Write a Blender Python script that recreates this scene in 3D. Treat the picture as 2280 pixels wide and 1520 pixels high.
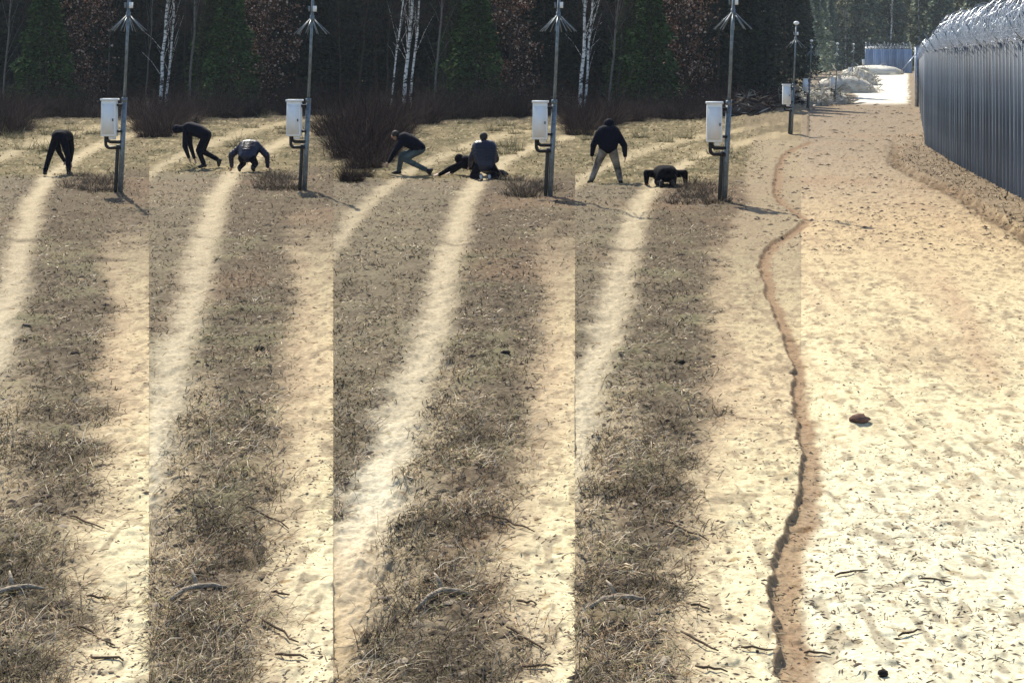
import bpy, math, random
import numpy as np
from mathutils import Vector, Matrix
random.seed(7); rng = np.random.default_rng(7)
sc = bpy.context.scene
for o in list(bpy.data.objects): bpy.data.objects.remove(o)
col = sc.collection
R = math.radians

# ------------------------------------------------------------------ camera, sky, sun, exposure
CH = 2.85                      # camera height, metres
cam = bpy.data.cameras.new('camera'); cam_o = bpy.data.objects.new('camera', cam); col.objects.link(cam_o)
cam.sensor_fit = 'HORIZONTAL'; cam.sensor_width = 36; cam.lens = 36 * 3000 / 2280
cam.shift_y = -(760 - 150) / 2280; cam.clip_start = .1; cam.clip_end = 6000
cam_o.location = (0, 0, CH); cam_o.rotation_euler = (R(90), 0, 0); sc.camera = cam_o
sun_dir = Vector((-.32, .90, .92)).normalized()          # towards the sun: behind the wood, from the left
elev = math.asin(sun_dir.z); azim = math.atan2(sun_dir.x, sun_dir.y)
w = bpy.data.worlds.new('World'); sc.world = w; w.use_nodes = True
nt = w.node_tree; sky = nt.nodes.new('ShaderNodeTexSky'); sky.sky_type = 'NISHITA'; sky.sun_disc = False
sky.sun_elevation = elev; sky.sun_rotation = azim
nt.links.new(sky.outputs[0], nt.nodes['Background'].inputs[0]); nt.nodes['Background'].inputs[1].default_value = .12
sun = bpy.data.lights.new('sun', 'SUN'); sun.energy = 4.6; sun.angle = R(.53); sun.color = (1, .93, .80)
sun_o = bpy.data.objects.new('sun', sun); col.objects.link(sun_o)
sun_o.rotation_euler = sun_dir.to_track_quat('Z', 'Y').to_euler(); sun_o.location = (-30, 60, 60)
sc.view_settings.view_transform = 'Standard'; sc.view_settings.look = 'None'
sc.view_settings.exposure = .72; sc.view_settings.gamma = 1

# ------------------------------------------------------------------ helpers
def new_mat(name, rough=.9, spec=.2, metal=0):
    m = bpy.data.materials.new(name); m.use_nodes = True
    b = m.node_tree.nodes['Principled BSDF']
    b.inputs['Roughness'].default_value = rough; b.inputs['Metallic'].default_value = metal
    b.inputs['Specular IOR Level'].default_value = spec
    return m, m.node_tree.nodes, m.node_tree.links, b
def noise_mat(name, c1, c2, scale=8, rough=.9, spec=.2, bump=.2, metal=0, stretch=(1,1,1), obj_var=0., bdist=.02):
    m, N, L, b = new_mat(name, rough, spec, metal)
    tc = N.new('ShaderNodeTexCoord'); mp = N.new('ShaderNodeMapping'); mp.inputs['Scale'].default_value = stretch
    L.new(tc.outputs['Object'], mp.inputs[0])
    no = N.new('ShaderNodeTexNoise'); no.inputs['Scale'].default_value = scale; no.inputs['Detail'].default_value = 6
    L.new(mp.outputs[0], no.inputs['Vector'])
    cr = N.new('ShaderNodeValToRGB'); cr.color_ramp.elements[0].position = .35; cr.color_ramp.elements[1].position = .65
    cr.color_ramp.elements[0].color = (*c1, 1); cr.color_ramp.elements[1].color = (*c2, 1)
    L.new(no.outputs[0], cr.inputs[0]); out = cr.outputs[0]
    if obj_var:
        oi = N.new('ShaderNodeObjectInfo'); mr = N.new('ShaderNodeMapRange')
        mr.inputs[3].default_value = 1 - obj_var; mr.inputs[4].default_value = 1 + obj_var
        L.new(oi.outputs['Random'], mr.inputs[0])
        mx = N.new('ShaderNodeVectorMath'); mx.operation = 'SCALE'
        L.new(out, mx.inputs[0]); L.new(mr.outputs[0], mx.inputs['Scale']); out = mx.outputs[0]
    L.new(out, b.inputs['Base Color'])
    if bump:
        bp = N.new('ShaderNodeBump'); bp.inputs['Strength'].default_value = bump; bp.inputs['Distance'].default_value = bdist
        L.new(no.outputs[0], bp.inputs['Height']); L.new(bp.outputs[0], b.inputs['Normal'])
    return m
def attr_mat(name, rough=1., spec=.1):
    m, N, L, b = new_mat(name, rough, spec)
    a = N.new('ShaderNodeAttribute'); a.attribute_name = 'tint'; L.new(a.outputs['Color'], b.inputs['Base Color'])
    return m

def mesh_np(name, V, faces, mats=None, cols=None, smooth=False, fmat=None):
    """faces: list of (n,k) int arrays"""
    me = bpy.data.meshes.new(name); V = np.asarray(V, np.float32).reshape(-1, 3)
    faces = [np.asarray(f, np.int32) for f in faces if len(f)]
    nl = sum(f.size for f in faces); nf = sum(len(f) for f in faces)
    me.vertices.add(len(V)); me.vertices.foreach_set('co', V.ravel())
    me.loops.add(nl); me.loops.foreach_set('vertex_index', np.concatenate([f.ravel() for f in faces]))
    tot = np.concatenate([np.full(len(f), f.shape[1], np.int32) for f in faces])
    st = np.concatenate([[0], np.cumsum(tot)[:-1]]).astype(np.int32)
    me.polygons.add(nf); me.polygons.foreach_set('loop_start', st); me.polygons.foreach_set('loop_total', tot)
    if smooth: me.polygons.foreach_set('use_smooth', np.ones(nf, bool))
    if fmat is not None: me.polygons.foreach_set('material_index', np.asarray(fmat, np.int32))
    if cols is not None:
        ca = me.color_attributes.new('tint', 'FLOAT_COLOR', 'POINT')
        C = np.ones((len(V), 4), np.float32); C[:, :3] = cols; ca.data.foreach_set('color', C.ravel())
    me.update(calc_edges=True); me.validate()
    for m in (mats or []): me.materials.append(m)
    return me
def link(name, data, parent=None, loc=None, rot=None, scale=None):
    o = bpy.data.objects.new(name, data); col.objects.link(o)
    if parent: o.parent = parent
    if loc is not None: o.location = loc
    if rot is not None: o.rotation_euler = rot
    if scale is not None: o.scale = scale if hasattr(scale, '__len__') else (scale,) * 3
    return o
def tag(o, label=None, cat=None, group=None, kind=None):
    if label: o['label'] = label
    if cat: o['category'] = cat
    if group: o['group'] = group
    if kind: o['kind'] = kind
    return o
def copy_tree(o, parent=None):
    c = o.copy(); col.objects.link(c); c.parent = parent
    for ch in list(o.children): copy_tree(ch, c)
    return c

class MB:                                                 # small shape collector
    def __init__(s): s.V = []; s.Q = []; s.T = []; s.n = 0
    def add(s, V, Q=(), T=()):
        s.V += [tuple(v) for v in V]; s.Q += [tuple(i + s.n for i in q) for q in Q]; s.T += [tuple(i + s.n for i in t) for t in T]; s.n += len(V)
    def box(s, c, d, rot=None, taper=1.):
        vs = []
        for z in (-1, 1):
            k = taper if z > 0 else 1
            for x, y in ((-1,-1),(1,-1),(1,1),(-1,1)): vs.append(Vector((x*d[0]/2*k, y*d[1]/2*k, z*d[2]/2)))
        if rot is not None: vs = [rot @ v for v in vs]
        s.add([v + Vector(c) for v in vs], [(3,2,1,0),(4,5,6,7),(0,1,5,4),(1,2,6,5),(2,3,7,6),(3,0,4,7)])
    def tube(s, pts, rad, n=8, cap=True):
        pts = [Vector(p) for p in pts]
        if not hasattr(rad, '__len__'): rad = [rad] * len(pts)
        vs = []; up = None
        for i, p in enumerate(pts):
            t = (pts[min(i+1, len(pts)-1)] - pts[max(i-1, 0)]).normalized()
            if up is None: up = Vector((0,0,1)) if abs(t.z) < .9 else Vector((1,0,0))
            a = t.cross(up).normalized(); b = a.cross(t).normalized(); up = b
            vs += [p + (a*math.cos(2*math.pi*k/n) + b*math.sin(2*math.pi*k/n)) * rad[i] for k in range(n)]
        q = [(i*n+k, i*n+(k+1)%n, (i+1)*n+(k+1)%n, (i+1)*n+k) for i in range(len(pts)-1) for k in range(n)]
        t = []
        if cap:
            for k in range(1, n-1): t.append((0, k+1, k)); j = (len(pts)-1)*n; t.append((j, j+k, j+k+1))
        s.add(vs, q, t)
    def ball(s, c, r, seg=10, rings=7, sc=(1,1,1), jit=0):
        vs = [(c[0], c[1], c[2]+r*sc[2])]
        for i in range(1, rings):
            th = math.pi*i/rings
            for k in range(seg):
                ph = 2*math.pi*k/seg; rr = r*(1 + random.uniform(-jit, jit))
                vs.append((c[0]+rr*math.sin(th)*math.cos(ph)*sc[0], c[1]+rr*math.sin(th)*math.sin(ph)*sc[1], c[2]+rr*math.cos(th)*sc[2]))
        vs.append((c[0], c[1], c[2]-r*sc[2])); last = len(vs)-1
        t = [(0, 1+k, 1+(k+1)%seg) for k in range(seg)] + [(last, 1+(rings-2)*seg+(k+1)%seg, 1+(rings-2)*seg+k) for k in range(seg)]
        q = [(1+i*seg+k, 1+(i+1)*seg+k, 1+(i+1)*seg+(k+1)%seg, 1+i*seg+(k+1)%seg) for i in range(rings-2) for k in range(seg)]
        s.add(vs, q, t)
    def mesh(s, name, mat, smooth=False):
        return mesh_np(name, np.array(s.V), [np.array(s.Q).reshape(-1,4) if s.Q else [], np.array(s.T).reshape(-1,3) if s.T else []], [mat], smooth=smooth)
    def build(s, name, mat, parent=None, smooth=False, **k): return link(name, s.mesh(name, mat, smooth), parent, **k)

# lattice noise
_tab = rng.random((256, 256)).astype(np.float64)
def vnoise(x, y, s=0):
    x = np.asarray(x, float) + 17.3*s; y = np.asarray(y, float) + 9.1*s
    xi = np.floor(x).astype(int); yi = np.floor(y).astype(int); fx = x-xi; fy = y-yi
    fx = fx*fx*(3-2*fx); fy = fy*fy*(3-2*fy)
    g = lambda a, b: _tab[a & 255, b & 255]
    return (g(xi,yi)*(1-fx)+g(xi+1,yi)*fx)*(1-fy) + (g(xi,yi+1)*(1-fx)+g(xi+1,yi+1)*fx)*fy
def fbm(x, y, s=0, o=4):
    r = 0; a = .5; t = 0
    for i in range(o): r = r + a*vnoise(x*2**i, y*2**i, s+i*3); t += a; a *= .55
    return r/t
def sstep(a, b, x):
    t = np.clip((x-a)/(b-a), 0, 1); return t*t*(3-2*t)
def lerp(a, b, m): return a*(1-m[..., None]) + np.asarray(b)*m[..., None]

# ------------------------------------------------------------------ the ground plan
# the plan is drawn on a survey grid: gx = bearing from the origin, gy = 150 + 8550 / northing
def plan(gx, gy):
    Y = 8550/(gy-150); return (gx-1140)*Y/3000, Y
def rise(Y): return 2.2*sstep(100, 215, np.asarray(Y, float))
LANE = [(-957, -7), (-547, -15), (0, 0), (388, 13)]       # four like lanes side by side
EDGES = [332, 742, 1280, 1784]                            # straight edges between the lanes, and the raked field
ys_ = [395, 450, 550, 650, 750, 850, 950, 1050, 1150, 1300, 1500, 1700]
rt_l = [1045, 1006, 968, 940, 912, 868, 826, 782, 738, 690, 640, 600]
rt_r = [1090, 1060, 1040, 1022, 1004, 972, 946, 916, 890, 850, 800, 765]
trench_y = [488, 505, 522, 540, 570, 600, 650, 700, 750, 800, 850, 930, 1000, 1060, 1120, 1180, 1220, 1280, 1350, 1420, 1520, 1700]
trench_x = [1786, 1768, 1745, 1712, 1692, 1688, 1700, 1720, 1738, 1752, 1762, 1770, 1774, 1772, 1766, 1748, 1722, 1708, 1705, 1714, 1724, 1720]
def ground(X, Y):
    X = np.asarray(X, float); Y = np.asarray(Y, float); Yc = np.maximum(Y, 3.)
    gx = 1140 + 3000*X/Yc; rz = rise(Yc); gy = 150 + 3000*(CH-rz)/Yc
    lane = np.searchsorted(EDGES, gx)
    dx = np.array([l[0] for l in LANE] + [388])[lane]; dy = np.array([l[1] for l in LANE] + [13])[lane]
    xs = gx-dx; ys = gy-dy; d = np.maximum(gy-150, 1)
    n1 = fbm(X*1.7, Y*1.7, 1); n2 = fbm(X*7, Y*5, 2); n3 = fbm(X*.5, Y*.35, 3); n4 = fbm(X*22, Y*14, 4, 3)
    wob = (n1-.5)*d*.11 + (n2-.5)*d*.10
    infield = lane == 4
    # --- wheel tracks
    l = np.interp(ys, ys_, rt_l); r = np.interp(ys, ys_, rt_r)
    c = (l+r)/2; hw = (r-l)/2
    fc = np.interp(ys, [270, 280, 290, 297, 303, 312, 325, 340, 355, 370, 385, 395], [1460, 1400, 1345, 1310, 1272, 1232, 1190, 1158, 1130, 1108, 1088, 1066])
    far = ys < 395
    c = np.where(far, fc, c); hw = np.where(far, np.interp(ys, [270, 300, 340, 395], [45, 34, 22, 20]), hw)
    rt = sstep(1.6, .15, np.abs(xs+wob*.6-c)/hw + (n4-.5)*.5) * (ys > 285)
    lc = np.interp(ys, [265, 275, 285, 295, 305, 318, 332, 347, 362, 380, 400, 420, 450, 480, 520, 560, 620, 700], [1400, 1290, 1205, 1150, 1105, 1062, 1022, 985, 952, 912, 882, 858, 822, 796, 764, 735, 690, 640])
    lw = np.interp(ys, [265, 300, 345, 400, 520, 700], [40, 34, 24, 20, 26, 30])
    lt = sstep(1.6, .15, np.abs(xs+wob*.6-lc)/lw + (n4-.5)*.5) * .75
    track = np.where(infield, 0, np.maximum(rt, lt))
    # --- edge where the verge gives way to bare sand
    se = np.interp(ys, [425, 470, 560, 640, 700, 800, 900, 960, 1030, 1130, 1280, 1340, 1420, 1500, 1700], [1270, 1215, 1190, 1200, 1206, 1190, 1184, 1182, 1160, 1140, 1100, 1118, 1126, 1106, 1076])
    sand = sstep(-.07, .07, (xs + wob*1.1 - se)/d) * sstep(455, 620, ys + (n2-.5)*130 + (n1-.5)*80)
    s4 = sstep(1640, 1668, gx + wob*1.2 + np.interp(gy, [300, 400, 450, 480, 520], [-30, 0, -10, 20, 40])) * (lane == 3) * sstep(296, 320, gy)
    sand = np.maximum(sand, s4); sand = np.where(infield, 1, sand)
    # --- colours of the dry ground itself
    g0 = np.ones(X.shape + (3,)) * np.array([.118, .094, .064])
    g0 = lerp(g0, [.075, .058, .042], sstep(.45, .75, n2)*.85); g0 = lerp(g0, [.21, .17, .115], sstep(.5, .8, n4)*.7)
    g0 = lerp(g0, [.19, .175, .10], sstep(.5, .75, n1)*.6)
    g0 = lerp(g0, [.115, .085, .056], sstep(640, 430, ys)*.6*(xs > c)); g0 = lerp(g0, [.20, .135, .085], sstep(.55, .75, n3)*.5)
    mid = sstep(10, -40, xs - l) * (ys > 395); g0 = lerp(g0, [.19, .158, .105], mid*(.35+.5*n1))
    fieldg = lerp(np.ones(X.shape+(3,))*np.array([.19, .152, .083]), [.095, .083, .042], sstep(.42, .7, n1)); fieldg = lerp(fieldg, [.36, .29, .17], sstep(.55, .8, n2))
    g0 = lerp(g0, fieldg, sstep(408, 385, ys)*sstep(1240, 1180, xs)); g0 = lerp(g0, fieldg*.9, sstep(400, 370, ys)*.8)
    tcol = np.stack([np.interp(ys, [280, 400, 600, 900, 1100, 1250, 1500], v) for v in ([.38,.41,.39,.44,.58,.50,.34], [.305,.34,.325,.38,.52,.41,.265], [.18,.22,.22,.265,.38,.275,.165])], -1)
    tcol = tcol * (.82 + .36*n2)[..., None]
    tan = sstep(.4, 1.1, (xs+wob-c)/hw) * sstep(2.9, 1.6, (xs+wob-c)/hw) * sstep(760, 960, ys) * ~infield
    g0 = lerp(g0, np.array([.37, .30, .195]), tan*.8)
    rgb = lerp(g0, [0, 0, 0], track) + tcol*track[..., None]
    # --- sand colour, paler where it is raked over
    vy = np.where(infield, gy, ys)
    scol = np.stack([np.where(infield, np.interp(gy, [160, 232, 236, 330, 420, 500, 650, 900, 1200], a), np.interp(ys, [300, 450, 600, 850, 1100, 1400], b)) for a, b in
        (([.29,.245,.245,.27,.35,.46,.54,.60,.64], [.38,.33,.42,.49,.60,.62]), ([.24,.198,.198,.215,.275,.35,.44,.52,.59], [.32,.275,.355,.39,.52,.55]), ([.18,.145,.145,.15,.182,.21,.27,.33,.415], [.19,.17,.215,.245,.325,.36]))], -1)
    scol = lerp(scol, [.30, .20, .125], sstep(.56, .78, n3)*sstep(1250, 500, gy)*.55)
    scol = lerp(scol, [.24, .18, .115], sstep(.55, .72, n2)*np.interp(gy, [200, 500, 900, 1300], [.8, .6, .45, .25])); scol = lerp(scol, [.17, .13, .09], sstep(.68, .8, vnoise(X*16, Y*7, 12))*.55); scol = scol*(.86 + .28*n4)[..., None]
    streak = sstep(.52, .72, fbm(X*3.5 - Y*.25, Y*.22, 51))*infield*sstep(320, 450, gy)*sstep(1500, 900, gy); scol = lerp(scol, [.36, .26, .165], streak*.4)
    churn = sstep(.5, .7, fbm(X*9, Y*4, 52))*~infield*sstep(1250, 700, ys); scol = lerp(scol, [.22, .165, .11], churn*.6)
    rusty = np.exp(-((gx - np.interp(gy, [560, 650, 800, 900], [2060, 2120, 2190, 2230]))/30)**2) * sstep(540, 620, gy)*sstep(950, 800, gy)*infield
    scol = lerp(scol, [.40, .27, .17], rusty*.35)
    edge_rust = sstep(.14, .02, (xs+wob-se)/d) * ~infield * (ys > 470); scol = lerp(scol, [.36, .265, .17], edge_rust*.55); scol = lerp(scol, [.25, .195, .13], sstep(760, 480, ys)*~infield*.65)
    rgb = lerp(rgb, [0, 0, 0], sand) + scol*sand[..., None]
    # --- rills cut by water: a steep damp left bank
    tx = np.interp(gy, trench_y, trench_x) + (n1-.5)*d*.04 + (n2-.5)*d*.03
    td = (gx-tx)/3000*Yc; inT = sstep(484, 494, gy)
    t2x = np.interp(gy, [316, 330, 345, 370, 400, 430, 448, 470, 490], [1800, 1762, 1738, 1727, 1721, 1718, 1728, 1758, 1786]) + (n2-.5)*d*.05
    td2 = (gx-t2x)/3000*Yc; in2 = sstep(312, 318, gy)*sstep(494, 486, gy)
    wT = np.interp(gy, [490, 600, 900, 1200, 1500], [.18, .16, .13, .19, .19])
    rut_y = [318, 340, 365, 395, 430, 480, 525, 600]; rut_x = [1994, 1990, 1996, 2050, 2130, 2205, 2285, 2400]
    rx = np.interp(gy, rut_y, rut_x) + (n2-.5)*d*.10; rd = (gx-rx)/3000*Yc; inR = sstep(300, 345, gy)*sstep(640, 560, gy)*infield
    damp = np.maximum(np.where(td > 0, sstep(wT*1.25, wT*.75, td), 0)*inT, np.where(td2 > 0, sstep(.30, .12, td2), 0)*in2)
    rgb = lerp(rgb, np.array([.25, .165, .10]), damp*.85)
    dr = np.where(rd > -.12, sstep(.5, .1, np.abs(rd)), 0)*inR; rgb = lerp(rgb, [.13, .09, .055], dr*np.clip(n2*1.7, .2, 1)*.9)
    fs = np.where(rd > .3, 1., 0)*inR; rgb = lerp(rgb, [.17, .13, .09], fs*np.clip(.35+.9*n2, 0, 1)*.9)
    shadow_line = np.exp(-((ys - 541 - (xs-1000)*.06)/3.)**2)*sstep(930, 960, xs)*sstep(1075, 1045, xs)*~infield; rgb = lerp(rgb, [.12, .10, .07], shadow_line*.7)  # thin cast shadow across the tracks, painted into the ground colour
    # --- far: churned white sand, brown earth, forest floor
    pale = sstep(1898, 1914, gx+wob*2)*sstep(2026, 2016, gx+wob*2)*sstep(236, 226, gy)*sstep(160, 168, gy)
    rgb = lerp(rgb, [.80, .76, .64], pale)
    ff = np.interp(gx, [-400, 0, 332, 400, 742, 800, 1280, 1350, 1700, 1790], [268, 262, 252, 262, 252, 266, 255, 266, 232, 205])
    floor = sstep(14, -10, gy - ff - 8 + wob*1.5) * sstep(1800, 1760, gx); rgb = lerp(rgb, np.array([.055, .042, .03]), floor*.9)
    bank = sstep(1690, 1640, gx)*0 + sstep(1620, 1680, gx)*sstep(320, 280, gy)*(gx < 1800)*sstep(200, 215, gy); rgb = lerp(rgb, [.20, .155, .10], bank*.6)
    rgb = lerp(rgb, [.16, .14, .09], sstep(230, 300, Yc))
    # --- relief
    fade = sstep(190, 90, Yc); z = rz + fade*((n1-.5)*np.where(sand > .5, .05, .10) + (n2-.5)*np.where(sand > .5, .016, .05) + (n4-.5)*np.where(sand > .5, .011, .03))
    z = z + inR*(np.abs(n2-.5)*.10 - .02)*sstep(.9, .2, np.abs(rd))
    z = z - track*.02 + (1-sand)*(1-track)*.02*sstep(390, 450, ys)
    cl = sstep(.66, .82, vnoise(X*13, Y*9, 8)); z = z + cl*.012*sand
    tyre = np.sin((xs-c)/hw*9)*.006*tan; z = z + tyre
    z = z - .045*inT*np.where(td > 0, sstep(0, .04, td)*sstep(.5, .1, td), 0) - .05*in2*np.where(td2 > 0, sstep(0, .08, td2)*sstep(.8, .25, td2), 0)
    z = z - .10*inR*sstep(.35, .03, np.abs(rd)) + .02*inR*sstep(.05, .3, rd)
    groove = np.exp(-((ys-391)/3.2)**2)*~infield*(xs < 1150)*(sand < .3); z = z - .05*groove
    z = z + (bank*(n1-.2)*.5 + floor*(n1-.3)*.3)
    return rgb, z, sand, track, lane, gx, gy, ys
def gz(x, y): return float(ground(np.array([x]), np.array([y]))[1][0])
def at(gx, gy, dz=0.):
    X, Y = plan(gx, gy); return Vector((X, Y, gz(X, Y)+dz))
def up(gx, gy, Y): return (gx-1140)*Y/3000, CH - (gy-150)*Y/3000      # offset and height of a point Y metres off

cx = np.concatenate([[-40000, -9000, -3200, -1600], np.linspace(-900, -40, 40), np.arange(-36, 2320, 3.3), np.linspace(2330, 3200, 40), [4000, 5500, 12000, 44000]])
cx = np.unique(np.concatenate([cx] + [[e-.5, e+.5] for e in EDGES]))
gyr = np.concatenate([np.linspace(3000, 1580, 20), np.arange(1570, 262, -2.1)])
Yr = np.concatenate([[-60, -8, 1.5], 8550/(gyr-150), np.geomspace(78, 420, 90), np.geomspace(450, 4500, 10)]); Yr = np.unique(np.round(Yr, 4))
Wd = np.maximum(Yr, 3.0)
GX = (cx[None, :]-1140)/3000*Wd[:, None]; GY = np.repeat(Yr[:, None], len(cx), 1)
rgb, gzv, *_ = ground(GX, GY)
nr, nc = GX.shape; idx = np.arange(nr*nc).reshape(nr, nc)
GQ = np.stack([idx[:-1, :-1], idx[:-1, 1:], idx[1:, 1:], idx[1:, :-1]], -1).reshape(-1, 4)
m, N, L, b = new_mat('dry_ground', 1., .05)
a = N.new('ShaderNodeAttribute'); a.attribute_name = 'tint'; tc = N.new('ShaderNodeTexCoord')
n_a = N.new('ShaderNodeTexNoise'); n_a.inputs['Scale'].default_value = 28; n_a.inputs['Detail'].default_value = 8; n_a.inputs['Roughness'].default_value = .7
n_b = N.new('ShaderNodeTexNoise'); n_b.inputs['Scale'].default_value = 9; n_b.inputs['Detail'].default_value = 5
for n in (n_a, n_b): L.new(tc.outputs['Object'], n.inputs['Vector'])
mr = N.new('ShaderNodeMapRange'); mr.inputs[1].default_value = .3; mr.inputs[2].default_value = .7; mr.inputs[3].default_value = .62; mr.inputs[4].default_value = 1.32
L.new(n_a.outputs[0], mr.inputs[0])
sc1 = N.new('ShaderNodeVectorMath'); sc1.operation = 'SCALE'; L.new(a.outputs['Color'], sc1.inputs[0]); L.new(mr.outputs[0], sc1.inputs['Scale'])
fl = N.new('ShaderNodeMapRange'); fl.inputs[1].default_value = .60; fl.inputs[2].default_value = .72; L.new(n_b.outputs[0], fl.inputs[0])
mx = N.new('ShaderNodeMix'); mx.data_type = 'RGBA'; mx.blend_type = 'MULTIPLY'; mx.inputs['B'].default_value = (.55, .47, .38, 1)
L.new(fl.outputs[0], mx.inputs['Factor']); L.new(sc1.outputs[0], mx.inputs['A']); L.new(mx.outputs['Result'], b.inputs['Base Color'])
bp = N.new('ShaderNodeBump'); bp.inputs['Strength'].default_value = .5; bp.inputs['Distance'].default_value = .02
L.new(n_a.outputs[0], bp.inputs['Height']); L.new(bp.outputs[0], b.inputs['Normal'])
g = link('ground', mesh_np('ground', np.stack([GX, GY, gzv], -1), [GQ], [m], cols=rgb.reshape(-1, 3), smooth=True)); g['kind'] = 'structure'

# ------------------------------------------------------------------ materials
M_steel = noise_mat('galvanised_pipe', (.11, .14, .16), (.21, .25, .28), 14, .45, .5, .05, .35)
M_white = noise_mat('white_cabinet_paint', (.78, .81, .82), (.86, .88, .88), 5, .45, .4, .02)
M_black = noise_mat('black_rubber', (.010, .010, .011), (.02, .02, .022), 20, .5, .3, .05)
M_dark = noise_mat('dark_conduit', (.03, .034, .035), (.05, .055, .06), 10, .6, .3, .05)
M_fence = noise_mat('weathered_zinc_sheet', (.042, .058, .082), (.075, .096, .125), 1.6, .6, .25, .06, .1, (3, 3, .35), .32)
M_rib = noise_mat('rib_highlight', (.17, .21, .26), (.30, .35, .41), 6, .45, .5, .05, .3, (1, 1, .3), .2)  # brighter strip colour paints the highlight along each fence rib
M_wire = noise_mat('razor_wire_zinc', (.42, .47, .54), (.70, .74, .80), 3, .35, .5, 0, .4)
M_bark = noise_mat('grey_brown_bark', (.035, .028, .022), (.09, .075, .06), 9, .95, .1, .5, 0, (3, 3, .5))
M_bare = noise_mat('pale_grey_bark', (.10, .095, .085), (.22, .205, .185), 9, .95, .1, .4, 0, (3, 3, .5))
m, N, L, b = new_mat('birch_bark', .8, .2); M_birch = m
tc = N.new('ShaderNodeTexCoord'); mp = N.new('ShaderNodeMapping'); mp.inputs['Scale'].default_value = (1.2, 1.2, 3.2); L.new(tc.outputs['Object'], mp.inputs[0])
no = N.new('ShaderNodeTexNoise'); no.inputs['Scale'].default_value = 2.2; no.inputs['Detail'].default_value = 5; no.inputs['Roughness'].default_value = .65; L.new(mp.outputs[0], no.inputs['Vector'])
cr = N.new('ShaderNodeValToRGB'); cr.color_ramp.elements[0].position = .42; cr.color_ramp.elements[1].position = .52
cr.color_ramp.elements[0].color = (.05, .045, .04, 1); cr.color_ramp.elements[1].color = (.74, .73, .70, 1)
L.new(no.outputs[0], cr.inputs[0]); L.new(cr.outputs[0], b.inputs['Base Color'])
M_leaf = attr_mat('foliage')
M_thin = attr_mat('thin_backlit_foliage'); _n = M_thin.node_tree; _tr = _n.nodes.new('ShaderNodeBsdfTranslucent'); _ms = _n.nodes.new('ShaderNodeMixShader'); _ms.inputs[0].default_value = .5
_n.links.new(_n.nodes['Attribute'].outputs['Color'], _tr.inputs[0]); _n.links.new(_n.nodes['Principled BSDF'].outputs[0], _ms.inputs[1]); _n.links.new(_tr.outputs[0], _ms.inputs[2]); _n.links.new(_ms.outputs[0], _n.nodes['Material Output'].inputs[0])
M_grass = attr_mat('dry_grass_blades')
M_clod = attr_mat('soil_crumbs')

# ------------------------------------------------------------------ dry grass, crumbs and litter on the ground
def blades(n, gx0, gx1, gy0, gy1, test, lmin, lmax, pal, tilt=(.5, 1.3), wk=.00042, power=1., wmin=.003):
    gx = rng.uniform(gx0, gx1, n); t = rng.random(n)**power; gy = gy0 + (gy1-gy0)*t
    Y = 8550/(gy-150); X = (gx-1140)*Y/3000
    _, z, sand, track, lane, _, _, ys = ground(X, Y)
    keep = test(sand, track, lane, gx, gy, ys, fbm(X*3, Y*3, 21)) > rng.random(n)
    X, Y, z = X[keep], Y[keep], z[keep]; k = len(X)
    ln = rng.uniform(lmin, lmax, k); az = rng.uniform(0, 2*np.pi, k); ti = rng.uniform(*tilt, k)
    w = np.maximum(wmin, Y*wk) * rng.uniform(.6, 1.4, k)
    D = np.stack([np.cos(az), np.sin(az)], -1); S = np.stack([-D[:, 1], D[:, 0]], -1)
    base = np.stack([X, Y, z-.005], -1)
    p1 = base.copy(); p1[:, :2] += D*(np.sin(ti)*ln*.55)[:, None]; p1[:, 2] += np.cos(ti)*ln*.55
    ti2 = ti + rng.uniform(.1, .8, k); p2 = p1.copy(); p2[:, :2] += D*(np.sin(ti2)*ln*.5)[:, None]; p2[:, 2] = np.maximum(p1[:, 2] + np.cos(ti2)*ln*.5, z+.004)
    s3 = np.zeros((k, 3)); s3[:, :2] = S*w[:, None]/2
    up_ = np.zeros((k, 3)); up_[:, 2] = w/2
    V = np.stack([base-s3, base+s3, p1+s3*.9+up_*.5, p1-s3*.9-up_*.5, p2], 1).reshape(-1, 3)
    i = np.arange(k)[:, None]*5
    C = np.array(pal)[rng.integers(0, len(pal), k)] * rng.uniform(.6, 1.35, (k, 1)) * (.42 + 1.0*sstep(.3, .66, fbm(X*3.2, Y*2.0, 44)))[:, None]
    return V, i+np.array([[0,1,2,3]]), i+np.array([[3,2,4]]), np.repeat(C, 5, 0)
def join(parts):
    V, Q, T, C, n = [], [], [], [], 0
    for v, q, t, c in parts: V.append(v); Q.append(q+n); T.append(t+n); C.append(c); n += len(v)
    return np.concatenate(V), np.concatenate(Q), np.concatenate(T), np.concatenate(C)
straw = [(.37,.29,.18), (.26,.20,.125), (.14,.108,.07), (.065,.05,.036), (.48,.40,.28), (.20,.185,.085), (.29,.25,.19), (.05,.04,.032), (.17,.14,.095), (.30,.205,.125)]
verge = lambda sand, track, lane, gx, gy, ys, n: np.where(lane < 4, (1-sand)*(1-track)**2*np.clip((n-.22)*2.6, .08, 1), 0)
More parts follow.
